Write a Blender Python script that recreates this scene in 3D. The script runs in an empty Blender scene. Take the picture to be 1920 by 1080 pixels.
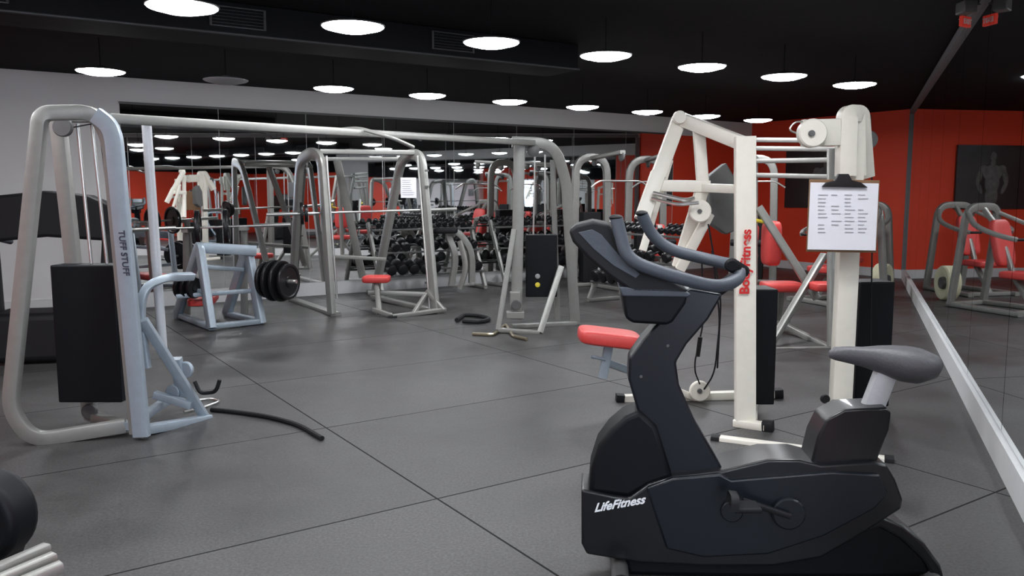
import bpy, bmesh, math, random
from mathutils import Vector, Matrix
random.seed(4)
scene=bpy.context.scene
COL=scene.collection
V=Vector
# ------------------------------------------------------------------ materials
def nodes_of(m):
    m.use_nodes=True
    nt=m.node_tree
    return nt,nt.nodes,nt.links,nt.nodes["Principled BSDF"]
def mat(name,col,rough=.5,metal=0.,var=.12,scale=20.,bump=0.,coat=0.,emit=None,es=0.,spec=.5):
    m=bpy.data.materials.new(name)
    nt,N,L,b=nodes_of(m)
    tc=N.new("ShaderNodeTexCoord"); nz=N.new("ShaderNodeTexNoise")
    nz.inputs["Scale"].default_value=scale; nz.inputs["Detail"].default_value=4
    L.new(tc.outputs["Object"],nz.inputs["Vector"])
    cr=N.new("ShaderNodeMix"); cr.data_type='RGBA'
    cr.inputs[6].default_value=(*[c*(1-var) for c in col],1)
    cr.inputs[7].default_value=(*[min(1,c*(1+var)) for c in col],1)
    L.new(nz.outputs["Fac"],cr.inputs[0]); L.new(cr.outputs[2],b.inputs["Base Color"])
    b.inputs["Roughness"].default_value=rough; b.inputs["Metallic"].default_value=metal
    b.inputs["Specular IOR Level"].default_value=spec
    b.inputs["Coat Weight"].default_value=coat
    if bump:
        bp=N.new("ShaderNodeBump"); bp.inputs["Strength"].default_value=bump; bp.inputs["Distance"].default_value=.01
        L.new(nz.outputs["Fac"],bp.inputs["Height"]); L.new(bp.outputs[0],b.inputs["Normal"])
    if emit:
        b.inputs["Emission Color"].default_value=(*emit,1); b.inputs["Emission Strength"].default_value=es
    return m
M=dict(
 grey=mat("silver_powder_coat",(.275,.275,.26),.36,.3),
 blue=mat("cool_silver_powder_coat",(.32,.375,.43),.36,.25),
 white=mat("cream_white_paint",(.80,.77,.69),.4,0,.05),
 black=mat("black_gloss_plastic",(.005,.006,.008),.3,0,.2,60,coat=.1),
 shroud=mat("black_stack_shroud_plastic",(.004,.005,.007),.5,0,.2,60,spec=.2),
 matte=mat("black_matte_plastic",(.009,.009,.011),.6,spec=.3),
 navy=mat("blue_black_plastic",(.0042,.0068,.0112),.32,0,.15),
 screen=mat("grey_display_face",(.10,.115,.13),.35),
 red=mat("red_vinyl",(.60,.055,.05),.45,0,.1,30),
 chrome=mat("chrome",(.62,.62,.60),.28,.85,.05),
 silver=mat("brushed_silver_post",(.55,.57,.60),.4,.2,.08,60),
 grip=mat("grey_rubber_grip",(.056,.066,.084),.55,0,.1,80,.1),
 saddle=mat("grey_saddle_vinyl",(.080,.080,.090),.5,0,.15,90,.2),
 iron=mat("black_iron",(.012,.012,.014),.38,.3),
 darkgrey=mat("dark_grey_metal",(.11,.11,.11),.45,.3),
 wwhite=mat("white_wall_paint",(.72,.72,.715),.7,0,.04,3),
 wred=mat("red_wall_paint",(.80,.062,.022),.6,0,.08,1.2),
 ceil=mat("black_ceiling_paint",(.006,.006,.008),.9,0,.3,3,.3,spec=.2),
 duct=mat("black_duct_paint",(.004,.004,.006),.8,0,.3,5,spec=.2),
 ductedge=mat("dark_grey_conduit_paint",(.030,.030,.034),.5),
 rail=mat("grey_mirror_rail",(.16,.16,.17),.6),
 base=mat("white_baseboard_paint",(.66,.67,.68),.45,0,.05),
 paper=mat("white_paper",(.80,.80,.86),.6,0,.03,10),
 print=mat("grey_ink",(.42,.42,.46),.7),
 redink=mat("red_letter_paint",(.6,.02,.02),.5),
 darkink=mat("dark_letter_paint",(.03,.03,.05),.5),
 whiteink=mat("white_letter_paint",(.85,.87,.9),.5),
 brown=mat("brown_hardboard",(.22,.12,.06),.6),
 gold=mat("brass_bar",(.50,.44,.32),.3,1.),
 yellow=mat("yellow_plastic",(.75,.6,.05),.5),
 green=mat("green_plastic",(.02,.25,.12),.5),
 cream=mat("cream_foam",(.78,.74,.52),.6),
 shade=mat("black_enamel_shade",(.012,.012,.014),.5),
 bulboff=mat("unlit_lamp_glass",(.30,.30,.31),.5),
 glow=mat("lit_lamp_glass",(1,1,1),.5,0,.0,5,emit=(.95,.97,1),es=41),
 exitm=mat("exit_sign_red_face",(.5,.03,.02),.5,0,.05,5,emit=(1,.06,.03),es=.12),
 day=mat("daylight_window_glass",(.8,.9,1),.3,0,.05,5,emit=(.66,.82,1),es=7.5),
 poster=mat("dark_poster_print",(.016,.016,.018),.45,0,.6,4),
 skin=mat("monochrome_poster_figure",(.12,.12,.12),.5,0,.8,11),
 belt=mat("treadmill_belt",(.03,.03,.032),.7),
)
def mirror_mat(name,c,r):
    m=mat(name,c,r,1.,.04,1.5); return m
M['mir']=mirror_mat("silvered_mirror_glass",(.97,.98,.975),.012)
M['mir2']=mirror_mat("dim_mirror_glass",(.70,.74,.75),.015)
ANG=math.radians(33.8)
def floor_mat():
    m=bpy.data.materials.new("dark_rubber_floor_tiles"); nt,N,L,b=nodes_of(m)
    tc=N.new("ShaderNodeTexCoord"); mp=N.new("ShaderNodeMapping")
    mp.inputs["Rotation"].default_value=(0,0,-ANG); mp.inputs["Location"].default_value=(-1.868+24,-3.46+15,0)
    L.new(tc.outputs["Object"],mp.inputs["Vector"])
    br=N.new("ShaderNodeTexBrick"); br.offset=0; br.inputs["Scale"].default_value=1
    br.inputs["Brick Width"].default_value=2.4; br.inputs["Row Height"].default_value=1.5
    br.inputs["Mortar Size"].default_value=.006; br.inputs["Mortar Smooth"].default_value=.15
    br.inputs["Color1"].default_value=(.049,.0475,.0475,1); br.inputs["Color2"].default_value=(.058,.056,.056,1)
    br.inputs["Mortar"].default_value=(.004,.004,.004,1)
    L.new(mp.outputs[0],br.inputs["Vector"])
    n1=N.new("ShaderNodeTexNoise"); n1.inputs["Scale"].default_value=1.1; n1.inputs["Detail"].default_value=9; n1.inputs["Roughness"].default_value=.66
    L.new(tc.outputs["Object"],n1.inputs["Vector"])
    r1=N.new("ShaderNodeMapRange"); r1.inputs[1].default_value=.3; r1.inputs[2].default_value=.7; r1.inputs[3].default_value=.62; r1.inputs[4].default_value=1.4
    L.new(n1.outputs["Fac"],r1.inputs[0])
    n2=N.new("ShaderNodeTexNoise"); n2.inputs["Scale"].default_value=70; n2.inputs["Detail"].default_value=5; n2.inputs["Roughness"].default_value=.75
    L.new(tc.outputs["Object"],n2.inputs["Vector"])
    r2=N.new("ShaderNodeMapRange"); r2.inputs[1].default_value=.3; r2.inputs[2].default_value=.7; r2.inputs[3].default_value=.4; r2.inputs[4].default_value=1.65
    L.new(n2.outputs["Fac"],r2.inputs[0])
    mu_=N.new("ShaderNodeMath"); mu_.operation='MULTIPLY'; L.new(r1.outputs[0],mu_.inputs[0]); L.new(r2.outputs[0],mu_.inputs[1])
    sc=N.new("ShaderNodeVectorMath"); sc.operation='SCALE'; L.new(br.outputs["Color"],sc.inputs[0]); L.new(mu_.outputs[0],sc.inputs["Scale"])
    L.new(sc.outputs[0],b.inputs["Base Color"])
    mr=N.new("ShaderNodeMapRange"); mr.inputs[1].default_value=.3; mr.inputs[2].default_value=.7; mr.inputs[3].default_value=.34; mr.inputs[4].default_value=.56
    L.new(n1.outputs["Fac"],mr.inputs[0])
    ms=N.new("ShaderNodeMath"); ms.operation='MAXIMUM'; L.new(mr.outputs[0],ms.inputs[0])
    mf=N.new("ShaderNodeMath"); mf.operation='MULTIPLY'; mf.inputs[1].default_value=.95; L.new(br.outputs["Fac"],mf.inputs[0]); L.new(mf.outputs[0],ms.inputs[1])
    L.new(ms.outputs[0],b.inputs["Roughness"])
    b.inputs["Specular IOR Level"].default_value=.38
    bp=N.new("ShaderNodeBump"); bp.inputs["Strength"].default_value=.3; bp.inputs["Distance"].default_value=.004
    L.new(n2.outputs["Fac"],bp.inputs["Height"]); L.new(bp.outputs[0],b.inputs["Normal"])
    return m
M['floor']=floor_mat()
# ------------------------------------------------------------------ mesh tools
def rr(w,h,c=None):
    c=min(w,h)*.17 if c is None else c
    a,b=w/2,h/2; k=c*.3
    return [(a,-b+c),(a,b-c),(a-k,b-k),(a-c,b),(-a+c,b),(-a+k,b-k),(-a,b-c),(-a,-b+c),(-a+k,-b+k),(-a+c,-b),(a-c,-b),(a-k,-b+k)]
def circ(r,n=14): return [(r*math.cos(2*math.pi*i/n),r*math.sin(2*math.pi*i/n)) for i in range(n)]
def fil(pts,r,n=6):
    pts=[V(p) for p in pts]; out=[pts[0]]
    for i in range(1,len(pts)-1):
        p=pts[i]; rad=r[i-1] if isinstance(r,(list,tuple)) else r
        a=pts[i-1]-p; b=pts[i+1]-p
        la=min(rad,a.length*.48); lb=min(rad,b.length*.48)
        A=p+a.normalized()*la; B=p+b.normalized()*lb
        for k in range(n+1):
            t=k/n; out.append(A*(1-t)**2+p*2*t*(1-t)+B*t*t)
    out.append(pts[-1]); return out
class MB:
    def __init__(s): s.v=[]; s.f=[]; s.p=[]
    def add(s,vs,fs):
        o=len(s.v); s.p.append((o,len(s.f))); s.v+=[V(v) for v in vs]; s.f+=[[i+o for i in f] for f in fs]; return s
    def pieces(s):
        out=[]
        for k,(o,fo) in enumerate(s.p):
            oe,fe=s.p[k+1] if k+1<len(s.p) else (len(s.v),len(s.f))
            m=MB(); m.add(s.v[o:oe],[[i-o for i in f] for f in s.f[fo:fe]]); out.append(m)
        return out
    def sweep(s,pts,prof,ref=None,closed=False):
        pts=[V(p) for p in pts]; n=len(pts); k=len(prof)
        T=[]
        for i in range(n):
            if closed: t=(pts[(i+1)%n]-pts[i-1])
            elif i==0: t=pts[1]-pts[0]
            elif i==n-1: t=pts[-1]-pts[-2]
            else: t=(pts[i+1]-pts[i]).normalized()+(pts[i]-pts[i-1]).normalized()
            T.append(t.normalized())
        if ref is None:
            nn=V((0,0,0))
            for i in range(1,n-1): nn+=(pts[i]-pts[i-1]).cross(pts[i+1]-pts[i])
            if nn.length>1e-6: ref=nn.normalized()
            else: ref=V((0,0,1)) if abs(T[0].z)<.8 else V((0,1,0))
        if ref=='pt':
            a=V((0,0,1)) if abs(T[0].z)<.8 else V((0,1,0)); As=[]
            for t in T:
                a=(a-t*a.dot(t)).normalized(); As.append(a.copy())
        else:
            ref=V(ref); As=[(ref-t*ref.dot(t)).normalized() for t in T]
        vs=[]
        for p,t,a in zip(pts,T,As):
            b=t.cross(a)
            vs+=[p+a*x+b*y for x,y in prof]
        fs=[]
        for i in range(n if closed else n-1):
            for j in range(k):
                i2=(i+1)%n
                fs.append([i*k+j,i*k+(j+1)%k,i2*k+(j+1)%k,i2*k+j])
        if not closed: fs+= [list(range(k))[::-1],[(n-1)*k+j for j in range(k)]]
        return s.add(vs,fs)
    def bar(s,a,b,w,h,ref=None): return s.sweep([a,b],rr(w,h),ref)
    def rod(s,a,b,r,n=12): return s.sweep([a,b],circ(r,n))
    def tube(s,pts,r,n=12,f=None): return s.sweep(fil(pts,f) if f else pts,circ(r,n),'pt')
    def prism(s,poly,vec):
        n=len(poly); vec=V(vec)
        vs=[V(p) for p in poly]+[V(p)+vec for p in poly]
        fs=[list(range(n)),[n+i for i in range(n)][::-1]]+[[i,(i+1)%n,n+(i+1)%n,n+i] for i in range(n)]
        return s.add(vs,fs)
    def box(s,c,sz,R=None):
        c=V(c); x,y,z=[q/2 for q in sz]
        vs=[V((i*x,j*y,k*z)) for i in(-1,1) for j in(-1,1) for k in(-1,1)]
        if R is not None: vs=[R@v for v in vs]
        return s.add([c+v for v in vs],[[0,1,3,2],[4,6,7,5],[0,4,5,1],[2,3,7,6],[0,2,6,4],[1,5,7,3]])
    def lathe(s,c,axis,prof,n=24):
        c=V(c); ax=V(axis).normalized(); a=V((0,0,1)) if abs(ax.z)<.8 else V((1,0,0))
        a=(a-ax*a.dot(ax)).normalized(); b=ax.cross(a); vs=[];fs=[]
        for r,h in prof:
            for i in range(n):
                q=2*math.pi*i/n; vs.append(c+ax*h+(a*math.cos(q)+b*math.sin(q))*max(r,1e-4))
        for i in range(len(prof)-1):
            for j in range(n): fs.append([i*n+j,i*n+(j+1)%n,(i+1)*n+(j+1)%n,(i+1)*n+j])
        fs.append(list(range(n))); fs.append([(len(prof)-1)*n+j for j in range(n)])
        return s.add(vs,fs)
    def disc(s,c,axis,r,t,n=24):
        return s.lathe(c,axis,[(r*.9,-t/2),(r,-t/2+t*.15),(r,t/2-t*.15),(r*.9,t/2)],n)
    def plate(s,c,axis,r,t=.035):
        return s.lathe(c,axis,[(r*.2,-t/2),(r*.3,-t/2),(r*.32,-t*.25),(r*.8,-t*.25),(r*.86,-t/2),(r*.98,-t/2),(r,-t*.3),(r,t*.3),(r*.98,t/2),(r*.86,t/2),(r*.8,t*.25),(r*.32,t*.25),(r*.3,t/2),(r*.2,t/2)],28)
    def ell(s,c,rad,n=16,m=10,R=None,p=1.):
        c=V(c); vs=[];fs=[]
        f=lambda x:math.copysign(abs(x)**p,x)
        for i in range(m+1):
            th=math.pi*i/m
            for j in range(n):
                ph=2*math.pi*j/n
                q=V((rad[0]*f(math.sin(th))*f(math.cos(ph)),rad[1]*f(math.sin(th))*f(math.sin(ph)),rad[2]*f(math.cos(th))))
                vs.append(c+(R@q if R is not None else q))
        for i in range(m):
            for j in range(n): fs.append([i*n+j,i*n+(j+1)%n,(i+1)*n+(j+1)%n,(i+1)*n+j])
        return s.add(vs,fs)
    def cushion(s,c,sz,R=None): return s.ell(c,[q/2 for q in sz],24,14,R,.38)
def mkobj(mb,name,m,off=(0,0,0),bevel=0,smooth=35):
    me=bpy.data.meshes.new(name); o=V(off)
    me.from_pydata([tuple(v-o) for v in mb.v],[],mb.f); me.update()
    bm=bmesh.new(); bm.from_mesh(me); bmesh.ops.remove_doubles(bm,verts=bm.verts,dist=1e-5)
    bmesh.ops.recalc_face_normals(bm,faces=bm.faces); bm.to_mesh(me); bm.free()
    me.shade_smooth(); me.set_sharp_from_angle(angle=math.radians(smooth))
    me.materials.append(M[m] if isinstance(m,str) else m)
    ob=bpy.data.objects.new(name,me); COL.objects.link(ob)
    if bevel:
        b=ob.modifiers.new("bevel",'BEVEL'); b.width=bevel; b.segments=3; b.limit_method='ANGLE'; b.angle_limit=math.radians(30)
    return ob
SPLIT={"pulley","end_cap","axle_bolt","hand_grip","guide_rod","cable","side_rail","upright","press_arm","pull_up_bar","catch_peg","thigh_roller","handrail","pivot_arm_bar","foot_rail","sleeve","bolt"}
class Thing:
    """an Empty at the thing's base; parts are given in world metres (local=False) or in the thing's own frame"""
    def __init__(s,name,label,cat,loc,rot=0,local=False,group=None):
        s.r=bpy.data.objects.new(name,None); COL.objects.link(s.r)
        s.r.empty_display_size=.1
        s.r.location=loc; s.r.rotation_euler=(0,0,rot); s.off=V((0,0,0)) if local else V(loc)
        s.r["label"]=label; s.r["category"]=cat
        if group: s.r["group"]=group
    def part(s,mb,name,m,bevel=0,parent=None,label=None,smooth=35):
        for q in (mb.pieces() if name in SPLIT else [mb]):
            ob=mkobj(q,name,m,s.off,bevel,smooth); ob.parent=parent or s.r
            if label: ob["label"]=label
        return ob
def single(mb,name,m,label,cat,loc=(0,0,0),bevel=0,group=None,local=False,rot=0):
    ob=mkobj(mb,name,m,(0,0,0) if local else loc,bevel); ob.location=loc; ob.rotation_euler=(0,0,rot)
    ob["label"]=label; ob["category"]=cat
    if group: ob["group"]=group
    return ob
def dup(src,loc,rot=None):
    def rec(o,par):
        c=o.copy(); COL.objects.link(c)
        if par is not None:
            c.parent=par
        for ch in list(o.children): rec(ch,c)
        return c
    n=rec(src,None); n.location=loc
    if rot is not None: n.rotation_euler=(0,0,rot)
    return n
def text_mb(body,size,origin,xa,ya,shear=0.,depth=.002,bold=.0,align='LEFT'):
    cu=bpy.data.curves.new("t",'FONT'); cu.body=body; cu.size=size; cu.shear=shear; cu.extrude=depth; cu.offset=bold; cu.align_x=align
    ob=bpy.data.objects.new("t",cu); COL.objects.link(ob); bpy.context.view_layer.update()
    dg=bpy.context.evaluated_depsgraph_get(); me=bpy.data.meshes.new_from_object(ob.evaluated_get(dg))
    xa=V(xa).normalized(); ya=V(ya).normalized(); za=xa.cross(ya)
    mb=MB(); mb.add([V(origin)+xa*v.co.x+ya*v.co.y+za*v.co.z for v in me.vertices],[list(p.vertices) for p in me.polygons])
    bpy.data.objects.remove(ob); bpy.data.meshes.remove(me); return mb
# ------------------------------------------------------------------ survey: bearing + elevation readings -> metres
FL=1530.; EYE=1.5; PITCH=math.atan(174/1530.); cp,sp=math.cos(PITCH),math.sin(PITCH)
def ray(x,y):
    u=(x-960)/FL; v=(540-y)/FL
    return V((u,cp+sp*v,-sp+cp*v))
def S(x,y,Y):
    d=ray(x,y); return V((0,0,EYE))+d*(Y/d.y)
def G(x,y,z=0.):
    d=ray(x,y); return V((0,0,EYE))+d*((z-EYE)/d.z)
# ------------------------------------------------------------------ camera
cam=bpy.data.cameras.new("camera"); camo=bpy.data.objects.new("camera",cam); COL.objects.link(camo)
cam.sensor_width=36; cam.lens=36*FL/1920; camo.location=(0,0,EYE); camo.rotation_euler=(math.pi/2-PITCH,0,0)
cam.clip_end=200; scene.camera=camo
# ------------------------------------------------------------------ room
d2=V((math.cos(ANG),math.sin(ANG),0)); d1=V((-math.sin(ANG),math.cos(ANG),0))
W0=V((-2.62,12.46,0))
CH=3.02
rd=V((.3893,.921,0)).normalized(); R0=V((2.52,3.88,0)); rn=V((-rd.y,rd.x,0))  # normal into the room
SL=9.2
A=W0-d2*SL; C=W0+d2*9.3; Cr=V((7.1,14.71,0)); E=R0-rd*2.5; Fp=E-d1*5; dB=(Fp-W0).dot(d1)
B=W0-d2*SL+d1*dB
poly=[A,C,Cr,E,Fp,B]
def struct(mb,name,m,label,bevel=0):
    o=mkobj(mb,name,m,(0,0,0),bevel); o["kind"]="structure"; o["label"]=label; o["category"]=name.split("_")[0]; return o
struct(MB().prism([p+V((0,0,-.1)) for p in poly],(0,0,.1)),"floor","floor","dark grey rubber tile gym floor with thin seams")
struct(MB().prism([p+V((0,0,CH)) for p in poly],(0,0,.1)),"ceiling","ceil","black painted ceiling with round hanging lamps")
cen=sum(poly,V((0,0,0)))/6
def wall(name,a,b,m,label):
    d=(b-a).normalized(); n=V((-d.y,d.x,0))
    if n.dot(cen-a)>0: n=-n
    struct(MB().prism([a,b,b+n*.12,a+n*.12],(0,0,CH)),name,m,label)
wall("wall_far",A,C,'wwhite',"white painted wall carrying a long mirror")
wall("wall_end",C,Cr,'wred',"bright red painted end wall")
wall("wall_right",Cr,E,'wwhite',"wall covered with floor to ceiling mirrors")
wall("wall_side",E,Fp,'wred',"red painted side wall")
wall("wall_back",Fp,B,'wred',"red painted wall with a window")
wall("wall_left",B,A,'wwhite',"white painted side wall with a red stretch")
def onfar(s,d,z): return W0+d2*s+d1*d+V((0,0,z))
def slab(f,s0,s1,z0,z1,d0,d1_):
    return MB().prism([f(s0,d0,z0),f(s1,d0,z0),f(s1,d0,z1),f(s0,d0,z1)],f(0,d1_,0)-f(0,d0,0))
struct(slab(onfar,7.0,9.29,.2,2.68,-.0,-.012),"wall_panel","wred","red painted stretch of wall beside the mirror")
struct(slab(onfar,-SL+.02,-4.6,.0,2.35,-.0,-.012),"wall_panel","wred","red painted stretch of wall beside the white one")
struct(slab(onfar,-SL+.02,-4.6,2.35,3.01,-.0,-.03),"trim_1","ceil","black painted upper band of the wall")
def onleft(s,d,z): return A-d1*s+d2*d+V((0,0,z))
struct(slab(onleft,0.03,9,.0,2.35,.0,.012),"wall_panel","wred","red painted stretch of the side wall")
struct(slab(onleft,0.03,16,2.35,3.01,.0,.03),"trim_2","ceil","black painted upper band of the side wall")
def onright(s,d,z): return R0+rd*s+rn*d+V((0,0,z))
struct(slab(onfar,-SL+.05,9.25,0,.19,0,-.035),"baseboard_far","base","white baseboard below the mirror")
struct(slab(onright,-2.5,11.7,0,.17,0,.045),"baseboard_right","base","silver white baseboard below the wall mirror")
struct(slab(onright,-2.5,11.7,2.92,3.0,0,.05),"trim_right","rail","grey metal rail above the wall mirror")
struct(slab(onright,11.66,11.74,.15,2.92,0,.05),"trim_corner","rail","grey metal strip closing the mirror at the corner")
def onend(s,d,z): return C-d1*s-d2*d+V((0,0,z))
struct(slab(onend,0,3.55,0,.16,0,.025),"baseboard_end","base","white baseboard on the red wall")
struct(slab(onfar,-2.99,7.0,2.68,2.71,0,-.02),"trim_far","darkgrey","thin metal channel along the mirror top")
n=8; w=(6.98+2.99)/n
for i in range(n):
    s0=-2.99+i*w
    c=onfar(s0,0,0)
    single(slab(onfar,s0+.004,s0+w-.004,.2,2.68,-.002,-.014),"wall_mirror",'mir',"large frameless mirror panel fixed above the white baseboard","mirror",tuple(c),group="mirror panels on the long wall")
n=9; w=14.15/n
for i in range(n):
    s0=-2.5+i*w
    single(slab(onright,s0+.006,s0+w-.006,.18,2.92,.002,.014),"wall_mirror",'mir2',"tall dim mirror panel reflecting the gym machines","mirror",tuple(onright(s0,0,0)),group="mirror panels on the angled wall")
wdir=-d2
def onback(s,d,z): return Fp+wdir*s+d1*d+V((0,0,z))
wt=MB()
for z in(.85,2.35): wt.bar(onback(.2,.04,z),onback(4.2,.04,z),.08,.07)
for s_ in(.2,1.53,2.86,4.2): wt.bar(onback(s_,.04,.85),onback(s_,.04,2.35),.07,.07)
o=struct(wt,"window_1","base","white framed daylight window")
g=mkobj(slab(onback,.23,4.17,.88,2.32,.01,.02),"window_glass","day"); g.parent=o
# duct bulkhead with vents
L1=V((-2.11,5.39,0)); L7=V((3.73,9.08,0)); ldir=(L7-L1).normalized(); lper=V((-ldir.y,ldir.x,0))
def onduct(s,d,z): return L1+ldir*s+lper*(1.12+d)+V((0,0,z))
dt=Thing("ceiling_duct","black rectangular air duct with grilles hung under the ceiling","duct",tuple(onduct(0,.25,2.76)))
dt.part(slab(onduct,-3.2,4.0,2.76,CH-.005,0,.55),"body","duct",.01)
dt.part(MB().rod(onduct(-3.2,-.02,2.765),onduct(4.0,-.02,2.765),.012),"conduit","ductedge",label="thin grey conduit along the lower edge")
for s_ in(-3.15,-1.35,.42,2.35):
    v=MB()
    for z in(2.82,2.97): v.bar(onduct(s_,-.015,z),onduct(s_+.42,-.015,z),.012,.02)
    for q in(0,.42): v.bar(onduct(s_+q,-.015,2.815),onduct(s_+q,-.015,2.975),.012,.02)
    for k in range(5):
        z=2.845+k*.025; v.bar(onduct(s_+.005,-.012,z),onduct(s_+.415,-.012,z),.004,.02)
    dt.part(v,"vent_grille","ductedge")
# ------------------------------------------------------------------ lamps
def lamp(loc,lit=True):
    t=Thing("pendant_lamp","flat round pendant lamp switched on below the black ceiling" if lit else "flat round pendant lamp switched off below the black ceiling","lamp",loc,local=True,group="round ceiling lamps")
    t.part(MB().lathe((0,0,0),(0,0,1),[(.226,-.004),(.228,.004),(.18,.018),(.09,.03),(.05,.042),(.02,.05)],32),"lamp_shade","shade" if lit else 'bulboff')
    t.part(MB().lathe((0,0,-.012),(0,0,1),[(.03,-.034),(.12,-.024),(.21,0),(.219,.008)],32),"bulb","glow" if lit else 'bulboff')
    t.part(MB().rod((0,0,.04),(0,0,.315),.004),"stem","ceil")
    return t.r
LZ=2.7
step=(L7-L1)/6
base_on=lamp(tuple(L1+V((0,0,LZ)))); 
for i in range(1,7): dup(base_on,tuple(L1+step*i+V((0,0,LZ))))
R1=V((-4.0,8.12,0)); R9=V((3.94,13.3,0)); st2=(R9-R1)/8
for i in range(9):
    if i==1: lamp(tuple(R1+st2*i+V((0,0,LZ))),False)
    else: dup(base_on,tuple(R1+st2*i+V((0,0,LZ))))
for k,rng in((1,range(-3,3)),(2,range(-3,3))):
    for i in rng:
        dup(base_on,tuple(L1-d1*3.3*k+step*i+V((0,0,LZ))))
for i in(-1,-2,-3): dup(base_on,tuple(L1+step*i+V((0,0,LZ))))
# exit sign hanging beside the mirror rail, lettered on both faces
ep=onright(2.95,.10,2.86)
t=Thing("exit_sign","small red exit sign hung beside the mirror rail","sign",tuple(ep+V((0,0,-.06))))
q=[ep-d2*.065+V((0,0,-.04)),ep+d2*.065+V((0,0,-.04)),ep+d2*.065+V((0,0,.04)),ep-d2*.065+V((0,0,.04))]
t.part(MB().prism([p-d1*.015 for p in q],d1*.03),"housing","exitm",.004)
t.part(text_mb("EXIT",.054,ep-d1*.018-d2*.054+V((0,0,-.019)),d2,(0,0,1),bold=.0015),"lettering","whiteink")
t.part(text_mb("EXIT",.054,ep+d1*.018+d2*.054+V((0,0,-.019)),-d2,(0,0,1),bold=.0015),"lettering","whiteink")
t.part(MB().rod(ep+V((0,0,.035)),ep+V((0,0,.155)),.008),"hanger","ductedge")
t=Thing("wall_speaker","small grey speaker box bracketed to the mirror rail","speaker",tuple(onright(2.6,.15,2.85)))
t.part(MB().box(onright(2.6,.13,2.9),(.1,.13,.09)),"cabinet","darkgrey",.01)
t.part(MB().rod(onright(2.6,.04,2.93),onright(2.6,.13,2.93),.02),"bracket","ductedge")
# posters
def poster(s0,s1):
    t=Thing("wall_poster","dark monochrome fitness photograph hung on the red wall","poster",tuple(onend((s0+s1)/2,.02,1.25)))
    t.part(slab(onend,s0,s1,1.25,2.4,.002,.03),"canvas","poster")
    m=MB(); c=(s0+s1)/2+.1
    Rm=Matrix.Rotation(math.atan2(-d1.y,-d1.x),3,'Z')
    def e(ds,z,rx,rz,tilt=0.):
        m.ell(onend(c+ds,.034,z),(rx,.004,rz),18,12,Rm@Matrix.Rotation(tilt,3,'Y'))
    e(0,2.20,.062,.085); e(0,2.08,.05,.07); e(0,1.90,.20,.15); e(0,1.72,.15,.20); e(0,1.48,.13,.20)
    e(-.19,1.97,.085,.075); e(.19,1.97,.085,.075)
    e(-.27,1.83,.055,.15,.25); e(.27,1.83,.055,.15,-.25); e(-.26,1.64,.042,.13,-.45); e(.26,1.64,.042,.13,.45)
    t.part(m,"printed_figure","skin")
poster(.92,2.6)
# ------------------------------------------------------------------ exercise bike
bd=V((1,-.09,0)).normalized(); bn=V((bd.y,-bd.x,0)) # bn toward camera
if bn.y>0: bn=-bn
bp0=V((.43,3.16,0))
def Bk(x,y,off=0.):
    d=ray(x,y); o=V((0,0,EYE)); p=bp0+bn*off
    t=(p-o).dot(bn)/d.dot(bn); return o+d*t
bike=Thing("exercise_bike","black upright exercise bike with grey handlebars and saddle","exercise bike",(1.05,3.1,0))
def bprism(pts,half,offc=0):
    q=[Bk(x,y,offc+half) for x,y in pts]; return MB().prism(q,-bn*2*half)
bike.part(bprism([(1090,918),(1090,1020),(1100,1040),(1200,1056),(1320,1062),(1450,1062),(1540,1046),(1600,1012),(1690,955),(1694,938),(1680,900),(1664,872),(1640,866),(1540,872),(1500,862),(1440,862),(1350,884),(1262,894),(1216,908),(1180,934),(1150,930)],.105),"body_housing","black",.010)
bike.part(bprism([(1212,915),(1262,897),(1350,889),(1372,900),(1560,885),(1650,890),(1668,925),(1640,955),(1545,1006),(1440,1040),(1320,1046),(1250,1030)],.014,.105),"side_cover","navy",.008,label="blue-black moulded side cover")
bike.part(bprism([(1104,924),(1108,880),(1122,836),(1145,805),(1172,782),(1200,770),(1232,800),(1262,896),(1216,912),(1180,934)],.09),"front_cowl","shroud",.02)
bike.part(bprism([(1292,540),(1356,552),(1328,600),(1288,646),(1268,680),(1274,722),(1304,790),(1356,880),(1330,892),(1248,894),(1214,828),(1192,760),(1178,712),(1180,672),(1206,636),(1248,590)],.065),"frame_column","navy",.010)
for q in((1202,706),(1252,648)):
    bike.part(MB().disc(Bk(*q,.067),bn,.006,.006,12),"bolt","darkgrey")
bike.part(bprism([(1520,872),(1533,820),(1550,786),(1584,768),(1664,764),(1672,774),(1668,806),(1642,872)],.08),"seat_tower","black",.009)
bike.part(MB().sweep([Bk(1632,772),Bk(1660,700)],rr(.06,.085,.02),bn),"seat_post","silver",label="brushed silver seat post")
sad=MB(); secs=[(1556,664,.018,.012),(1566,662,.03,.022),(1590,664,.036,.028),(1620,668,.045,.034),(1650,672,.075,.045),(1680,678,.115,.056),(1710,681,.13,.058),(1738,680,.12,.045),(1752,678,.08,.028),(1757,678,.02,.008)]
vs=[];n=20
for x,y,hw,hh in secs:
    c=Bk(x,y)
    for j in range(n):
        q=2*math.pi*j/n; cz=math.sin(q); cx=math.cos(q)
        z=hh*1.25*(cz if cz<0 else .8*cz+ .12*abs(cx)*cz)
        vs.append(c+bn*(hw*math.copysign(abs(cx)**.8,cx))+V((0,0,z)))
fs=[[i*n+j,i*n+(j+1)%n,(i+1)*n+(j+1)%n,(i+1)*n+j] for i in range(len(secs)-1) for j in range(n)]+[list(range(n)),[(len(secs)-1)*n+j for j in range(n)]]
sad.add(vs,fs); bike.part(sad,"saddle","saddle",smooth=80)
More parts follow.
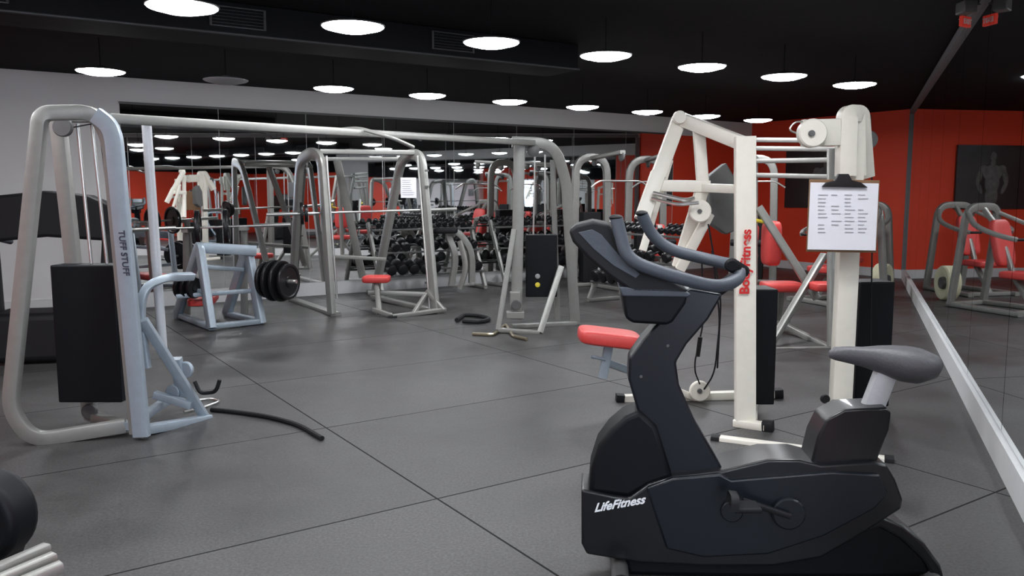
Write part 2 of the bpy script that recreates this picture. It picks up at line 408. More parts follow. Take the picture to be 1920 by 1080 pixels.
hp=[Bk(1156,410,.17),Bk(1163,440,.18),Bk(1176,487,.2),Bk(1240,512,.21),Bk(1345,540,.17),Bk(1388,524,.07),Bk(1385,500,-.06),Bk(1335,488,-.17),Bk(1258,470,-.2),Bk(1222,442,-.2),Bk(1204,402,-.18)]
hb=bike.part(MB().tube(hp,.024,14,.07),"handlebar","grip")
c=MB()
for k in range(5):
    a=Bk(1372+k*5,497+k*3,.0-.03*k+.06); c.lathe(a,(Bk(1390,524,.08)-Bk(1380,498,-.06)),[(.02,-.008),(.028,0),(.02,.008)],14)
c.rod(Bk(1330,556,-.05),Bk(1330,556,.05),.03); c.rod(Bk(1335,552,0),Bk(1385,515,0),.026)
bike.part(c,"handlebar_clamp","matte")
bike.part(MB().ell(Bk(1155,408,.17),(.026,.026,.012)).ell(Bk(1203,400,-.18),(.026,.026,.012)),"end_cap","matte")
cs=[(1066,432),(1080,422),(1112,414),(1144,420),(1168,458),(1210,500),(1292,545),(1280,553),(1188,550),(1144,520),(1104,486),(1074,454)]
co=bike.part(bprism(cs,.15,0.0),"console","matte",.012)
p1,p2=Bk(1142,420,.11),Bk(1174,466,.11)
sl=(p2-p1).normalized(); up=sl.cross(bn); 
if up.z<0: up=-up
bike.part(MB().prism([p1+up*.008,p2+up*.008,p2+up*.008-bn*.22,p1+up*.008-bn*.22],up*.004),"display_screen","screen",.001,parent=co)
bike.part(bprism([(1084,436),(1110,430),(1128,440),(1160,478),(1200,514),(1192,522),(1150,498),(1114,468)],.004,.15),"trim_strip","grip",.002,parent=co)
bike.part(bprism([(1166,548),(1290,552),(1286,570),(1262,604),(1252,610),(1185,606),(1172,596)],.11,.03),"cup_holder","shroud",.012)
bike.part(bprism([(1160,538),(1270,540),(1296,552),(1290,558),(1168,556)],.13,.02),"tray_rim","grip",.006)
a=Bk(1478,962,.13); b=Bk(1390,935,.15)
ck=bike.part(MB().disc(a,bn,.062,.03),"crank_disc","navy",label="round blue-black crank hub")
bike.part(MB().bar(a+bn*.03,b+bn*.02,.016,.022,bn),"crank_arm","iron")
ped=bike.part(MB().box(b+bn*.08,(.1,.09,.018)),"pedal","matte",.006)
bike.part(MB().sweep(fil([b+bn*.035+V((-.05,0,0)),b+bn*.035+V((-.045,0,.05)),b+bn*.13+V((-.045,0,.05)),b+bn*.13+V((-.05,0,0))],.03),rr(.03,.004,.001)),"pedal_strap","matte",parent=ped)
a2=Bk(1478,962,-.13); b2=a2+V((.14,0,.02))
bike.part(MB().bar(a2,b2,.02,.032,bn),"crank_arm","iron"); bike.part(MB().box(b2-bn*.06,(.1,.09,.025)),"pedal","matte",.006)
cc=Bk(1372,958,.122); bike.part(MB().disc(cc,bn,.042,.02),"hub_cover","navy")
def grd(p,z): return V((p.x,p.y,z))
fc=grd(Bk(1160,1050),.045); rc=grd(Bk(1735,1050),.045)
bike.part(MB().bar(fc,rc,.05,.06),"base_rail","matte")
bike.part(bprism([(1170,1040),(1400,1020),(1600,990),(1645,972),(1680,985),(1715,1015),(1742,1052),(1748,1078),(1700,1084),(1400,1084),(1175,1080)],.07),"base_fairing","shroud",.02)
for c_,w_ in((fc,.24),(rc,.27)):
    bike.part(MB().sweep([c_-bn*w_+V((0,0,-.01)),c_+bn*w_+V((0,0,-.01))],circ(.034,14)),"stabiliser","darkgrey")
    for sg in(-1,1): bike.part(MB().sweep([c_+bn*sg*w_+V((0,0,-.002)),c_+bn*sg*(w_+.035)+V((0,0,-.002))],circ(.043,14)),"foot_cap","matte")
bike.part(bprism([(1600,985),(1650,966),(1695,986),(1735,1020),(1765,1060),(1772,1086),(1752,1086),(1730,1050),(1690,1012),(1650,990),(1610,1004)],.085),"rear_fairing","black",.012)
o=Bk(1114,960,.1085)
bike.part(text_mb("LifeFitness",.047,o,(Bk(1205,944,.107)-Bk(1114,960,.107)),(0,0,1),shear=.35,depth=.0015,bold=.0012),"lettering","whiteink",label="white slanted brand lettering")
# ------------------------------------------------------------------ cable crossover
xo=Thing("cable_crossover_machine","tall silver twin tower cable crossover joined by an overhead beam","gym machine",(-1.1,7.0,0))
gp=rr(.06,.088,.012)
fr=MB()
fr.sweep(fil([S(236,798,4.98),S(62,826,4.8),S(18,770,4.8),S(76,212,4.84),S(180,210,4.94),S(206,262,4.96),S(258,812,4.97)],[.1,.12,.06,.1,.08]),gp,V((0,1,0)))
xo.part(fr,"tower_frame","grey")
xo.part(MB().sweep(fil([S(180,216,4.90),S(212,240,4.90),S(266,818,4.90)],.1),rr(.05,.10,.01),V((0,1,0))),"front_upright","blue",label="cool silver upright with brand lettering")
xo.part(MB().bar(S(108,222,5.12),S(168,772,5.27),.06,.09).bar(S(168,778,5.27),S(238,800,5.0),.06,.08).bar(S(108,222,5.12),S(200,222,5.1),.05,.05),"inner_upright","grey")
xo.part(MB().rod(S(145,232,5.12),S(178,560,5.15),.01).rod(S(172,232,5.12),S(208,560,5.15),.01),"guide_rod","chrome")
def zbox(x0,x1,Y0,Y1,z0,z1): return MB().box(((x0+x1)/2,(Y0+Y1)/2,(z0+z1)/2),(x1-x0,Y1-Y0,z1-z0))
xo.part(zbox(-2.86,-2.46,5.03,5.20,.2,1.07),"stack_shroud","shroud",.01,label="glossy black weight stack shroud")
ws=MB()
for k in range(10): ws.box((-2.66,5.25,.25+k*.055),(.26,.1,.048))
xo.part(ws,"weight_stack","iron",.003)
xo.part(MB().rod(S(274,225,5.3),S(306,668,5.35),.03,16),"steel_pole","silver")
br=MB()
br.bar(S(268,600,5.0),S(388,788,5.42),.04,.06); 
br.sweep(fil([S(275,690,5.05),S(262,600,5.05),S(268,540,5.05),S(310,520,5.2),S(360,518,5.5)],.12),rr(.05,.05),V((0,1,0)))
br.bar(S(268,806,4.96),S(392,785,5.42),.06,.07)
br.bar(S(240,800,4.95),S(330,740,5.6),.05,.06)
xo.part(br,"lower_brace","blue")
xo.part(MB().disc(S(348,693,5.35),(.2,1,0),.055,.03).disc(S(325,735,5.35),(.2,1,0),.05,.03),"pulley","blue")
xo.part(MB().disc(S(168,772,5.2),(0,1,0),.05,.03).disc(S(118,238,5.05),(0,1,0),.06,.03),"pulley","darkgrey")
xo.part(MB().bar(S(330,672,5.33),S(342,742,5.38),.06,.07).bar(S(290,740,5.3),S(360,760,5.3),.05,.06),"pulley_carriage","blue")
xo.part(MB().tube([S(365,715,5.3),S(375,738,5.3),S(405,735,5.25),S(412,712,5.25)],.013,10,.04),"hand_grip","matte")
xo.part(MB().tube([S(130,240,5.1),S(185,230,5.1),S(215,480,5.1),S(240,640,5.1)],.005,6),"cable","matte")
xo.part(text_mb("TUFF STUFF",.052,S(222,432,4.868),(S(230,500,4.868)-S(222,432,4.868)),(1,0,0),depth=.001,bold=.001),"lettering","darkink")
xo.part(MB().bar(S(205,222,4.97),S(1000,268,9.05),.06,.06),"overhead_beam","grey")
pb=MB()
pb.tube([S(640,243,6.9),S(672,240,6.8),S(735,258,6.7),S(775,276,6.9)],.016,10,.08)
pb.tube([S(700,248,7.2),S(760,250,7.5),S(790,262,7.6)],.016,10,.08)
xo.part(pb,"pull_up_bar","grey")
rt=MB()
rt.bar(S(974,268,9.0),S(968,598,9.0),.07,.125)
rt.bar(S(964,430,8.98),S(934,618,8.82),.05,.06)
rt.sweep(fil([S(960,266,9.05),S(1040,268,9.1),S(1062,345,9.2),S(1078,606,9.4)],[.25,.1]),rr(.06,.12),V((0,1,0)))
rt.bar(S(1080,606,9.4),S(960,612,9.1),.05,.07).bar(S(1052,500,9.2),S(1012,624,8.8),.05,.07).bar(S(934,618,8.82),S(1012,624,8.8),.05,.06)
rt.bar(S(1036,300,9.3),S(1046,600,9.45),.05,.06)
xo.part(rt,"tower_frame","grey")
xo.part(MB().rod(S(1003,290,9.2),S(1000,440,9.2),.01).rod(S(1022,290,9.2),S(1022,440,9.2),.01),"guide_rod","chrome")
p=S(986,440,9.25); q=S(1044,556,9.25)
xo.part(zbox(p.x,q.x,9.2,9.36,q.z,p.z),"stack_shroud","shroud",.01,label="black weight stack shroud with small round labels")
for (x,y,m_) in((1008,534,'yellow'),(1008,518,'bulboff')): xo.part(MB().disc(S(x,y,9.19),(0,1,0),.028,.01),"round_label",m_)
xo.part(MB().box(S(966,560,8.93),(.12,.1,.16)).box(S(966,590,8.93),(.2,.12,.08)),"pulley_carriage","grey",.01)
xo.part(MB().disc(S(968,572,8.86),(0,1,0),.055,.03).disc(S(1000,282,9.05),(0,1,0),.07,.03),"pulley","darkgrey")
single(MB().tube([G(396,768,.015),G(430,771,.015),G(500,780,.015),G(560,796,.015),G(604,822,.015)],.016,8,.15),"cable_strap",'matte',"black braided strap lying on the rubber floor beside the cable tower","cable",tuple(G(480,776)))
single(MB().tube([G(345,772,.012),G(380,764,.012),G(414,752,.012),G(395,747,.012),G(350,752,.012)],.008,8,.05),"stirrup_handle",'chrome',"chrome wire stirrup handle lying on the floor","gym handle",tuple(G(350,765)))
single(MB().tube([G(886,626,.02),G(925,628,.02),G(948,608,.02),G(962,630,.02),G(988,636,.02)],.018,10,.08),"curl_bar_attachment",'gold',"bent dull brass pulldown bar lying on the floor","gym handle",tuple(G(940,625)))
single(MB().tube([G(856,600,.03),G(870,590,.03),G(900,592,.03),G(920,598,.03),G(900,604,.03),G(868,602,.03)],.026,8,.1),"tricep_rope",'matte',"black tricep rope with rubber ends on the floor","gym handle",tuple(G(888,598)))
# ------------------------------------------------------------------ bench press station
bp=Thing("bench_press_station","silver blue plate loaded bench station with red pad","weight bench",(-3.2,9.4,0))
f=MB(); P_=rr(.08,.14,.02)
f.sweep(fil([S(332,592,9.9),S(374,462,9.15),S(397,616,8.95)],.06),P_)
f.sweep(fil([S(425,590,10.1),S(464,466,9.55),S(490,606,9.45)],.06),P_)
f.bar(S(368,464,9.2),S(480,470,9.5),.12,.07).bar(S(395,612,8.98),S(490,602,9.45),.06,.08).bar(S(335,590,9.9),S(397,614,8.98),.06,.08).bar(S(425,588,10.1),S(490,603,9.45),.06,.08)
f.bar(S(380,500,9.2),S(455,505,9.55),.05,.06).bar(S(330,548,9.5),S(380,545,9.2),.05,.05)
bp.part(f,"frame","blue")
bp.part(MB().bar(S(350,590,10.2),S(350,428,10.0),.06,.08).box(S(350,432,9.95),(.08,.14,.05)),"rack_upright","grey")
bp.part(MB().bar(S(458,592,10.3),S(458,424,10.1),.06,.08).box(S(458,428,10.05),(.08,.14,.05)),"rack_upright","grey")
bp.part(MB().cushion(S(382,560,9.75),(.3,.9,.1),Matrix.Rotation(.25,3,'Z')),"bench_pad","red")
bp.part(MB().rod(S(485,528,9.45),S(556,528,9.35),.024),"storage_peg","chrome")
bp.part(MB().bar(S(470,545,9.5),S(330,556,9.1),.05,.05),"cross_rail","blue")
bb=Thing("barbell","chrome barbell loaded with black iron plates on a bench rack","barbell",tuple(S(390,430,10.0)))
ba,bbv=S(236,431,9.7),S(545,421,10.2); ax=(bbv-ba).normalized()
bb.part(MB().rod(ba,bbv,.014),"bar","chrome")
bb.part(MB().rod(ba,S(330,427,9.85),.024).rod(S(475,423,10.1),bbv,.024),"sleeve","chrome")
for x in(372,424):
    c=ba+ax*((S(x,424,9.95)-ba).dot(ax)); bb.part(MB().plate(c,ax,.21,.05),"weight_plate","iron")
def plates(lst,lab,grp):
    for c,ax_,r,t_ in lst: single(MB().plate(c,ax_,r,t_),"weight_plate",'iron',lab,"weight plate",tuple(c),group=grp)
plates([(S(x,y,9.4),V((1,-.35,0)).normalized(),r,.04) for x,y,r in((500,524,.21),(514,526,.24),(528,527,.24),(541,528,.21))],"black iron weight plate stored on a bench peg","plates on the bench storage peg")
plates([(S(x,540,9.2),V((1,-.35,0)).normalized(),r,.04) for x,r in((340,.12),(352,.12),(364,.12))],"small black iron plate on the bench side rail","plates on the bench side rail")
# ------------------------------------------------------------------ smith machine
sm=Thing("smith_machine","tall silver smith machine frame with horizontal bar","gym machine",(-1.7,10.8,0))
f=MB(); P2=rr(.07,.145,.018)
f.sweep(fil([S(548,562,11.6),S(562,300,10.75),S(584,286,10.4),S(602,294,10.25),S(622,588,10.1)],[.2,.1,.15]),P2)
f.sweep(fil([S(702,556,11.7),S(752,300,11.1),S(772,288,10.9),S(790,294,10.75),S(816,584,10.35)],[.2,.1,.15]),P2)
f.bar(S(548,562,11.6),S(630,590,10.1),.06,.12).bar(S(700,556,11.7),S(826,586,10.3),.06,.1)
f.bar(S(600,284,10.35),S(785,286,10.85),.06,.06).bar(S(562,298,10.8),S(752,298,11.15),.05,.05).bar(S(608,480,10.5),S(722,486,11.2),.05,.05)
f.bar(S(632,300,10.9),S(680,520,11.4),.05,.1)
sm.part(f,"frame","grey")
sm.part(MB().rod(S(612,292,10.2),S(632,560,10.15),.014).rod(S(783,292,10.7),S(806,580,10.4),.014),"guide_rod","chrome")
sa,sb=S(500,402,10.2),S(856,392,10.8); ax=(sb-sa).normalized()
sm.part(MB().rod(sa,sb,.015).rod(sa,S(590,400,10.35),.024).rod(S(806,394,10.7),sb,.024),"lifting_bar","chrome")
for x,r in((566,.14),(574,.11)): 
    sm.part(MB().plate(sa+ax*((S(x,400,10.3)-sa).dot(ax)),ax,r,.04),"weight_plate","iron")
hooks=MB()
for z in range(8): hooks.box(S(800,320+z*30,10.6),(.05,.03,.025))
sm.part(hooks,"catch_peg","darkgrey")
sb_=Thing("adjustable_seat_bench","small red seat on a silver sliding bench frame","weight bench",tuple(grd(S(720,590,10.2),0)))
sb_.part(MB().cushion(S(706,523,10.2),(.34,.3,.09)),"seat","red")
sb_.part(MB().bar(S(706,530,10.2),S(712,588,10.1),.06,.07).bar(S(690,548,10.3),S(800,552,10.4),.06,.06).bar(S(700,580,10.1),S(735,592,10.0),.05,.06).bar(S(735,594,9.95),S(834,580,10.35),.05,.09).bar(S(800,545,10.4),S(832,582,10.3),.05,.06).bar(S(800,550,10.4),S(775,588,10.1),.05,.05),"frame","grey")
sb_.part(MB().bar(S(728,596,9.95),S(745,595,9.95),.05,.08),"foot_cap","matte")
def sheet(c,w,h,label,xa=V((1,0,0))):
    c=V(c); xa=V(xa).normalized(); n_=V((xa.y,-xa.x,0))
    q=[c-xa*w/2-V((0,0,h/2)),c+xa*w/2-V((0,0,h/2)),c+xa*w/2+V((0,0,h/2)),c-xa*w/2+V((0,0,h/2))]
    t=Thing("instruction_sheet",label,"paper sheet",tuple(c)); t.part(MB().prism(q,n_*.004),"paper","paper")
    ln=MB()
    for k in range(8):
        z=h*.36-k*h*.1; wd=w*random.uniform(.5,.8)
        a=c+n_*.006-xa*w*.4+V((0,0,z)); ln.prism([a,a+xa*wd,a+xa*wd+V((0,0,h*.02)),a+V((0,0,h*.02))],n_*.001)
    t.part(ln,"printed_text","print")
sheet(S(766,352,10.6),.2,.26,"white instruction sheet taped to a machine upright")
# ------------------------------------------------------------------ curved frame bench
cb=Thing("roman_chair_bench","low curved silver bench frame with dark pad","weight bench",tuple(grd(S(868,540,12.6),0)))
cb.part(MB().sweep(fil([S(846,536,12.6),S(856,478,12.6),S(838,438,12.6),S(858,434,12.6),S(886,470,12.7),S(884,532,12.7)],[.2,.1,.1,.3]),rr(.06,.1)).sweep(fil([S(862,542,12.3),S(876,500,12.3),S(862,452,12.4)],.2),rr(.05,.08)).bar(S(846,536,12.65),S(890,532,12.7),.05,.06),"frame","grey")
cb.part(MB().cushion(S(836,432,12.5),(.36,.26,.09)),"pad","matte")
# ------------------------------------------------------------------ dumbbell racks
def dumbbell_mb(sz):
    r=.045+.02*sz; l=.05+.025*sz; m=MB()
    for s_ in(-1,1): m.lathe((0,s_*(.06+l/2),0),(0,1,0),[(r*.8,-l/2),(r,-l/2+.01),(r,l/2-.01),(r*.75,l/2)],12)
    m.rod((0,-.08,0),(0,.08,0),.015,8); return m
DB=[mkobj(dumbbell_mb(sz),"dumbbell","iron") for sz in(0.,1.2,1.8)]
used=[False]*3
def place_db(k,loc,rot,grp,tilt):
    if not used[k]: o=DB[k]; used[k]=True
    else:
        o=DB[k].copy(); COL.objects.link(o)
    o.location=loc; o.rotation_euler=(tilt,0,rot)
    o["label"]="round black iron dumbbell resting on a rack tier"; o["category"]="dumbbell"; o["group"]=grp
def rack(loc,rot,L,grp):
    t=Thing("dumbbell_rack","three tier silver rack full of black dumbbells","dumbbell rack",loc,rot,True)
    for x in(-L/2,L/2):
        t.part(MB().bar((x,-.32,.03),(x,.22,.03),.05,.06).bar((x,-.3,.04),(x,.18,1.08),.05,.07,V((1,0,0))),"side_frame","grey")
    R3=Matrix.Rotation(rot,3,'Z')
    for k,(y,z) in enumerate(((-.14,.32),(.0,.66),(.14,1.0))):
        s_=MB(); c_,s__=math.cos(.3),math.sin(.3)
        for q in(-.1,.1): s_.bar((-L/2,y+q*c_-.03,z+q*s__),(L/2,y+q*c_-.03,z+q*s__),.03,.04)
        for x in(-L/2+.02,0,L/2-.02): s_.bar((x,y-.1*c_-.03,z-.1*s__-.01),(x,y+.1*c_-.03,z+.1*s__-.01),.03,.03)
        t.part(s_,"shelf_tier","darkgrey")
        kk=(2,1,0)[k]; r=(.045,.069,.081)[kk]
        n_=int((L-.1)/(2*r+.02))
        for i in range(n_):
            if random.random()<.12: continue
            x=-L/2+.05+(i+.5)*(L-.1)/n_
            p=V(loc)+R3@V((x,y-.03-.3*(r+.02),z+r+.022)); place_db(kk,tuple(p),rot+random.uniform(-.12,.12),grp,.3)
rack(tuple(onfar(3.6,-.42,0)),ANG,2.1,"dumbbells on the mirror side rack")
rack(tuple(onfar(1.25,-.42,0)),ANG,1.8,"dumbbells on the rack behind the bench")
rack((1.75,10.9,0),math.radians(-60),1.6,"dumbbells on the inner rack")
# ------------------------------------------------------------------ grey stations
def pulldown(loc,rot,label,h=2.12):
    t=Thing("lat_pulldown_machine",label,"gym machine",loc,rot,True)
    f=MB()
    f.sweep(fil([(-.34,.1,.03),(-.30,.1,h),(.30,.1,h),(.34,.1,.03)],.3),rr(.07,.125),V((0,1,0)))
    f.bar((-.36,.1,.035),(.36,.1,.035),.06,.1).bar((0,.1,.035),(0,-1.15,.035),.06,.1).bar((-.3,-1.15,.035),(.3,-1.15,.035),.06,.09)
    f.sweep(fil([(0,.1,h-.02),(0,-.75,h+.04)],.1),rr(.06,.1)).bar((0,-1.05,.05),(0,-.55,1.0),.06,.09)
    t.part(f,"frame","grey")
    t.part(MB().disc((0,-.72,h-.03),(1,0,0),.07,.03).disc((0,.02,h-.08),(1,0,0),.07,.03),"pulley","darkgrey")
    t.part(MB().tube([(-.55,-.7,h-.5),(-.4,-.7,h-.4),(.4,-.7,h-.4),(.55,-.7,h-.5)],.014,10,.08),"pulldown_bar","chrome")
    t.part(MB().rod((0,-.7,h-.1),(0,-.7,h-.4),.005,6),"cable","matte")
    t.part(MB().box((0,.13,.65),(.34,.14,1.15)),"stack_shroud","matte",.01)
    t.part(MB().cushion((0,-.78,.52),(.34,.4,.09)),"seat","red")
    t.part(MB().cushion((0,-.45,.85),(.3,.1,.34),Matrix.Rotation(-.2,3,'X')),"chest_pad","red")
    t.part(MB().bar((0,-.78,.05),(0,-.78,.5),.06,.06),"seat_post","grey")
    t.part(MB().lathe((-.2,-.55,.72),(1,0,0),[(.05,-.09),(.055,-.07),(.055,.07),(.05,.09)],14).lathe((.2,-.55,.72),(1,0,0),[(.05,-.09),(.055,-.07),(.055,.07),(.05,.09)],14),"thigh_roller","matte")
    return t.r
pulldown((1.35,13.4,0),.5,"silver lat pulldown machine with red pads and rounded frame")
pulldown((2.35,14.2,0),.2,"silver cable machine with rounded top and red pads")
pulldown((4.1,13.9,0),-.4,"silver cable machine with red seat near the red wall")
def press(loc,rot,label,h=1.5):
    t=Thing("chest_press_machine",label,"gym machine",loc,rot,True)
    f=MB()
    f.bar((-.4,-.6,.035),(-.3,.5,.035),.06,.09).bar((.4,-.6,.035),(.3,.5,.035),.06,.09).bar((-.4,-.5,.035),(.4,-.5,.035),.06,.07).bar((-.32,.45,.035),(.32,.45,.035),.06,.07)
    f.sweep(fil([(-.32,.45,.04),(-.3,.3,h),(.3,.3,h),(.32,.45,.04)],.2),rr(.06,.1)).bar((0,-.5,.05),(0,-.2,.45),.06,.07).bar((0,-.2,.43),(0,.1,1.15),.06,.06).bar((0,.1,1.1),(0,.32,h),.06,.06)
    t.part(f,"frame","grey")
    l=MB()
    for s_ in(-1,1): l.sweep(fil([(s_*.3,.3,h-.08),(s_*.52,.0,h-.25),(s_*.5,-.3,1.0),(s_*.35,-.45,.95)],.15),rr(.05,.06))
    t.part(l,"press_arm","grey")
    t.part(MB().rod((-.35,-.45,.95),(-.18,-.47,.95),.018).rod((.35,-.45,.95),(.18,-.47,.95),.018),"hand_grip","matte")
    t.part(MB().cushion((0,-.3,.48),(.42,.42,.1)),"seat","red")
    t.part(MB().cushion((0,.0,.88),(.34,.1,.62),Matrix.Rotation(-.25,3,'X')),"backrest","red")
    return t.r
press((4.65,11.4,0),-1.2,"silver chest press machine with red seat beside the mirror",1.35)
press((5.6,13.2,0),-1.0,"silver chest press machine with red seat near the red wall",1.35)
wl=Thing("foam_roller_wheel","round cream foam wheel standing by the mirror wall","fitness wheel",(5.46,11.97,0))
wl.part(MB().lathe((5.46,11.97,.25),(.75,-.66,0),[(.17,-.09),(.235,-.09),(.25,-.07),(.25,.07),(.235,.09),(.17,.09),(.1,.05)],32),"wheel","cream")
wl.part(MB().disc((5.46,11.97,.25),(.75,-.66,0),.09,.2),"hub","darkgrey")
mu=Thing("seated_row_machine","silver seated row machine with stacked arms and red pads","gym machine",(2.95,8.7,0))
f=MB()
f.bar(S(1436,658,7.95),S(1562,655,8.0),.06,.08).bar(S(1560,650,8.0),S(1560,280,8.4),.06,.09).bar(S(1440,655,7.95),S(1545,478,8.6),.06,.07).bar(S(1412,300,8.9),S(1412,600,8.9),.06,.09).bar(S(1422,388,8.7),S(1532,560,8.5),.06,.08).bar(S(1560,655,8.0),S(1450,600,9.1),.06,.07).bar(S(1412,600,8.9),S(1450,600,9.1),.06,.07).bar(S(1380,600,9.05),S(1480,600,9.05),.05,.07)
mu.part(f,"frame","grey")
arms=MB()
for y0,y1 in((262,264),(278,280),(302,300),(328,332)): arms.bar(S(1405,y0,8.9),S(1566,y1,8.4),.05,.05)
mu.part(arms,"pivot_arm_bar","grey")
mu.part(MB().cushion(S(1446,456,8.8),(.16,.3,.48)),"backrest","red")
mu.part(MB().cushion(S(1466,537,8.7),(.42,.4,.1)),"seat","red")
mu.part(MB().bar(S(1466,545,8.7),S(1460,600,9.0),.06,.06),"seat_post","grey")
mu.part(MB().cushion(S(1542,537,8.3),(.24,.3,.09)),"knee_pad","red")
mu.part(MB().tube([S(1385,402,8.8),S(1410,412,8.7),S(1452,420,8.7)],.02,10,.05),"yellow_strap","yellow")
# ------------------------------------------------------------------ white stations
wa=Thing("white_cable_station","cream white cable training station with slanted press arms and red lettering","gym machine",(1.5,5.6,0))
cp_=rr(.06,.132,.01)
f=MB(); f.sweep([S(1397,256,5.25),S(1397,792,5.2)],cp_,V((0,1,0)))
wa.part(f,"front_column","white")
f=MB()
f.bar(S(1168,748,5.85),S(1452,738,5.95),.06,.07).bar(S(1412,744,5.93),S(1408,792,5.22),.06,.08).bar(S(1378,792,5.22),S(1436,800,5.1),.05,.08)
f.bar(S(1312,750,5.9),S(1190,700,5.7),.05,.06)
wa.part(f,"base_frame","white")
for a,b in((S(1155,747,5.85),S(1170,748,5.85)),(S(1450,738,5.95),S(1466,737,5.95)),(S(1430,799,5.11),S(1450,800,5.08))):
    wa.part(MB().bar(a,b,.07,.08),"end_cap","matte")
f=MB()
f.bar(S(1274,222,5.75),S(1400,272,5.28),.09,.07).bar(S(1274,222,5.75),S(1234,330,5.6),.06,.10).bar(S(1310,240,5.65),S(1318,352,5.6),.05,.08)
f.bar(S(1234,325,5.6),S(1203,412,5.5),.06,.10).bar(S(1318,350,5.6),S(1272,500,5.7),.05,.09).bar(S(1228,348,5.6),S(1330,350,5.6),.08,.06).bar(S(1330,400,5.55),S(1275,505,5.65),.05,.07).bar(S(1318,352,5.6),S(1390,355,5.3),.06,.06).bar(S(1255,300,5.7),S(1205,470,5.6),.04,.05)
wa.part(f,"press_frame","white")
wa.part(MB().disc(S(1274,220,5.68),(0,1,0),.045,.05).disc(S(1312,396,5.5),(0,1,0),.075,.05).disc(S(1312,733,5.82),(0,1,0),.075,.04),"pulley","white")
wa.part(MB().disc(S(1312,396,5.47),(0,1,0),.015,.02,10).disc(S(1312,733,5.79),(0,1,0),.018,.02,10),"axle_bolt","darkgrey")
wa.part(MB().tube([S(1225,362,5.5),S(1285,376,5.4),S(1300,372,5.45)],.015,10,.05).tube([S(1222,372,5.5),S(1270,384,5.4),S(1310,380,5.4)],.012,10,.05),"hand_grip","chrome")
wa.part(MB().prism([S(1330,330,5.75),S(1362,305,5.75),S(1385,345,5.75),S(1385,430,5.75),S(1362,440,5.75),S(1332,420,5.75)],(0,.12,0)),"weight_guard","darkgrey",.01)
p=S(1410,540,5.45); q=S(1440,780,5.45)
wa.part(zbox(p.x,q.x+.01,5.36,5.62,.1,p.z),"stack_shroud","shroud",.008)
wa.part(MB().tube([S(1315,470,5.7),S(1320,600,5.7),S(1300,690,5.75),S(1312,720,5.8)],.006,6,.1).tube([S(1335,470,5.7),S(1350,600,5.7),S(1340,700,5.75),S(1320,730,5.8)],.006,6,.1).tube([S(1328,420,5.5),S(1352,560,5.5),S(1345,690,5.6)],.006,6,.1),"cable","matte")
wa.part(MB().bar(S(1313,632,5.7),S(1308,668,5.72),.02,.03),"cable_clip","iron")
wa.part(MB().cushion(S(1142,632,5.45),(.42,.34,.10),Matrix.Rotation(.12,3,'Y')),"seat","red")
wa.part(MB().bar(S(1142,645,5.45),S(1130,708,5.45),.06,.06).bar(S(1132,678,5.45),S(1195,700,5.65),.05,.06).rod(S(1108,668,5.4),S(1135,674,5.42),.012),"seat_post","blue")
wa.part(text_mb("BodyFitness",.086,S(1404,552,5.178),(0,0,1),(-1,0,0),depth=.001,bold=.0026),"lettering","redink",label="red vertical brand lettering")
wb=Thing("white_pulley_station","cream white pulley station with pivot arm and long floor foot","gym machine",(2.15,5.2,0))
f=MB(); f.sweep([S(1598,300,5.35),S(1574,788,5.32)],rr(.08,.135,.01),V((0,1,0)))
wb.part(f,"column","white")
wb.part(MB().sweep(fil([S(1585,330,5.3),S(1588,214,5.3),S(1610,214,5.35),S(1620,330,5.5)],.03),rr(.1,.11,.01),V((0,1,0))).bar(S(1602,215,5.34),S(1604,330,5.36),.08,.12),"column_head","white",.006)
wb.part(MB().bar(S(1505,250,5.25),S(1572,248,5.28),.17,.06).disc(S(1522,250,5.2),(0,1,0),.09,.07),"pivot_arm","white")
wb.part(MB().disc(S(1522,250,5.155),(0,1,0),.02,.02,12),"axle_bolt","darkgrey")
wb.part(MB().disc(S(1628,262,5.45),(0,1,0),.06,.03),"pulley","darkgrey")
wb.part(MB().tube([S(1515,228,5.25),S(1490,228,5.25),S(1478,244,5.25),S(1500,252,5.25)],.006,8,.03),"snap_hook","chrome")
wb.part(MB().tube([S(1632,215,5.4),S(1636,400,5.5),S(1632,700,5.5)],.005,6),"cable","matte")
p=S(1602,526,5.6); q=S(1655,745,5.6)
wb.part(zbox(p.x,q.x,5.5,5.75,.05,p.z),"stack_shroud","shroud",.01)
f=MB(); f.bar(S(1348,826,4.9),S(1660,866,4.5),.06,.075); c2=S(1348,826,4.9).lerp(S(1660,866,4.5),.72)
f.bar(c2,S(1574,786,5.32),.06,.075)
wb.part(f,"base_foot","white")
wb.part(MB().bar(S(1334,825,4.92),S(1350,827,4.9),.07,.085).bar(S(1658,866,4.5),S(1676,868,4.48),.07,.085).disc(S(1547,748,5.25),(0,1,0),.03,.03,12).disc(S(1547,775,5.25),(0,1,0),.03,.03,12),"end_cap","matte")
cl=Thing("clipboard","brown clipboard holding a white printed chart on a white column","clipboard",tuple(S(1580,470,5.1)))
def quad(x0,y0,x1,y1,Y,tk,lean=0): 
    return MB().prism([S(x0,y1,Y),S(x1-6,y1+2,Y),S(x1,y0+2,Y+lean),S(x0+6,y0,Y+lean)],(0,tk,0))
cl.part(quad(1512,336,1650,472,5.12,.012),"board","brown",.004)
cl.part(quad(1514,342,1648,468,5.105,.006),"paper","paper",.002)
ln=MB()
for r_ in range(11):
    for c_ in range(4):
        if random.random()<.85:
            x=1534+c_*25; y=366+r_*7; a=S(x,y,5.1); b=S(x+random.uniform(10,20),y+.3,5.1); h=V((0,0,.005)); ln.prism([a,b,b+h,a+h],(0,.002,0))
cl.part(ln,"printed_text","print")
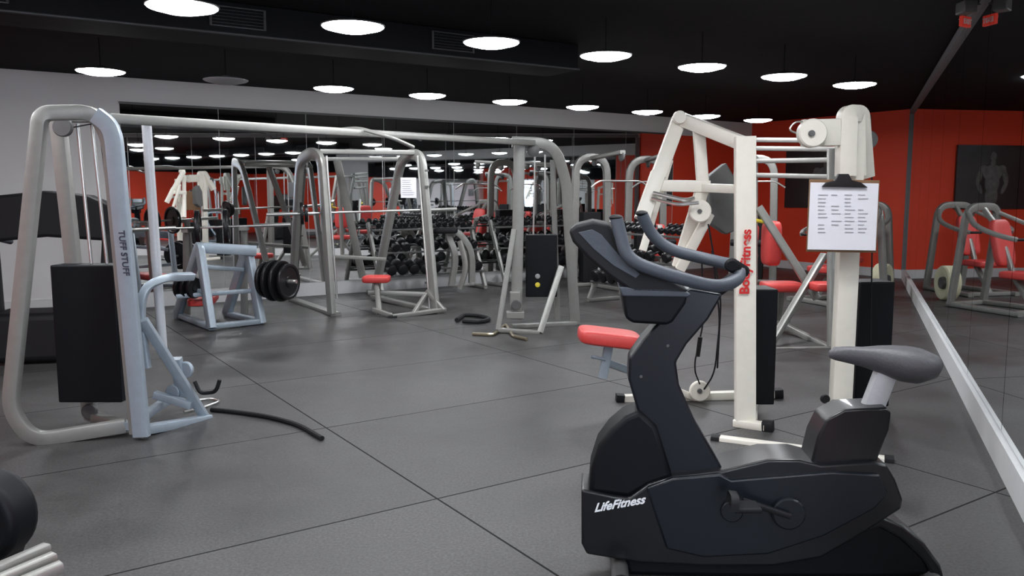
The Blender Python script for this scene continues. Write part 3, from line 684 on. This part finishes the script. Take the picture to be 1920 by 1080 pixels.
cl.part(MB().prism([S(1542,350,5.08),S(1628,352,5.08),S(1615,342,5.08),S(1598,338,5.08),S(1592,326,5.08),S(1572,326,5.08),S(1566,338,5.08),S(1550,342,5.08)],(0,.02,0)),"clip","black",.004)
# ------------------------------------------------------------------ treadmill
tm=Thing("treadmill","bulky black treadmill with arched console facing a white wall","treadmill",(-4.42,8.1,0),0.25,True)
tm.part(MB().box((0.05,-.75,.24),(.96,.50,.44)),"motor_hood","matte",.06)
tm.part(MB().box((0,.3,.15),(.5,1.8,.04)),"running_belt","belt",.01)
tm.part(MB().box((-.33,.25,.15),(.16,1.9,.1)).box((.33,.25,.15),(.16,1.9,.1)),"side_rail","darkgrey",.02)
tm.part(MB().sweep(fil([(-.44,-.7,.1),(-.50,-.55,1.15),(-.40,-.5,1.32)],.15),rr(.10,.22),V((1,0,0))).sweep(fil([(.44,-.7,.1),(.52,-.55,1.15),(.42,-.5,1.32)],.15),rr(.10,.22),V((1,0,0))),"upright","matte")
cons=MB().prism([(-.62,-.66,.98),(-.62,-.66,1.36),(-.36,-.66,1.50),(0,-.66,1.54),(.36,-.66,1.50),(.64,-.66,1.36),(.66,-.66,.98),(.46,-.66,1.08),(0,-.66,1.12),(-.44,-.66,1.08)],(0,.30,.0))
tm.part(cons,"console","matte",.03)
tm.part(MB().tube([(-.50,-.5,1.12),(-.50,.0,1.05)],.028).tube([(.52,-.5,1.12),(.52,.0,1.05)],.028),"handrail","grip")
# ------------------------------------------------------------------ elliptical at near edge
el=Thing("elliptical_trainer","dark elliptical trainer with silver foot rails","elliptical trainer",(-1.75,2.3,0))
c0=S(-26,967,2.3)
el.part(MB().disc(c0,(.15,1,0),.135,.12,32),"drive_disc","shroud",.01)
el.part(MB().disc(c0+V((.025,-.066,-.035)),(.15,1,0),.03,.012,24),"hub_badge","green")
el.part(MB().bar(c0+V((0,.05,0)),(c0.x-.25,2.45,.05),.1,.2).bar((-2.3,2.5,.04),(-1.3,2.45,.04),.07,.08),"base_frame","matte")
pf=MB()
for k in range(3):
    a=S(-60,1092+k*22,2.0-k*.03); b=S(88+k*14,1028+k*17,2.2-k*.05); pf.bar(a,b,.03,.036)
el.part(pf,"foot_rail","grey")
fp=S(40,1075,2.1)
el.part(MB().bar(fp+V((-.1,.05,-.05)),V((-1.6,2.45,.05)),.05,.06),"pedal_link","darkgrey")
# ------------------------------------------------------------------ world / view
w=bpy.data.worlds.new("world"); scene.world=w; w.use_nodes=True
w.node_tree.nodes["Background"].inputs[0].default_value=(.5,.55,.6,1); w.node_tree.nodes["Background"].inputs[1].default_value=.3
scene.view_settings.view_transform='Standard'
scene.view_settings.exposure=0.42
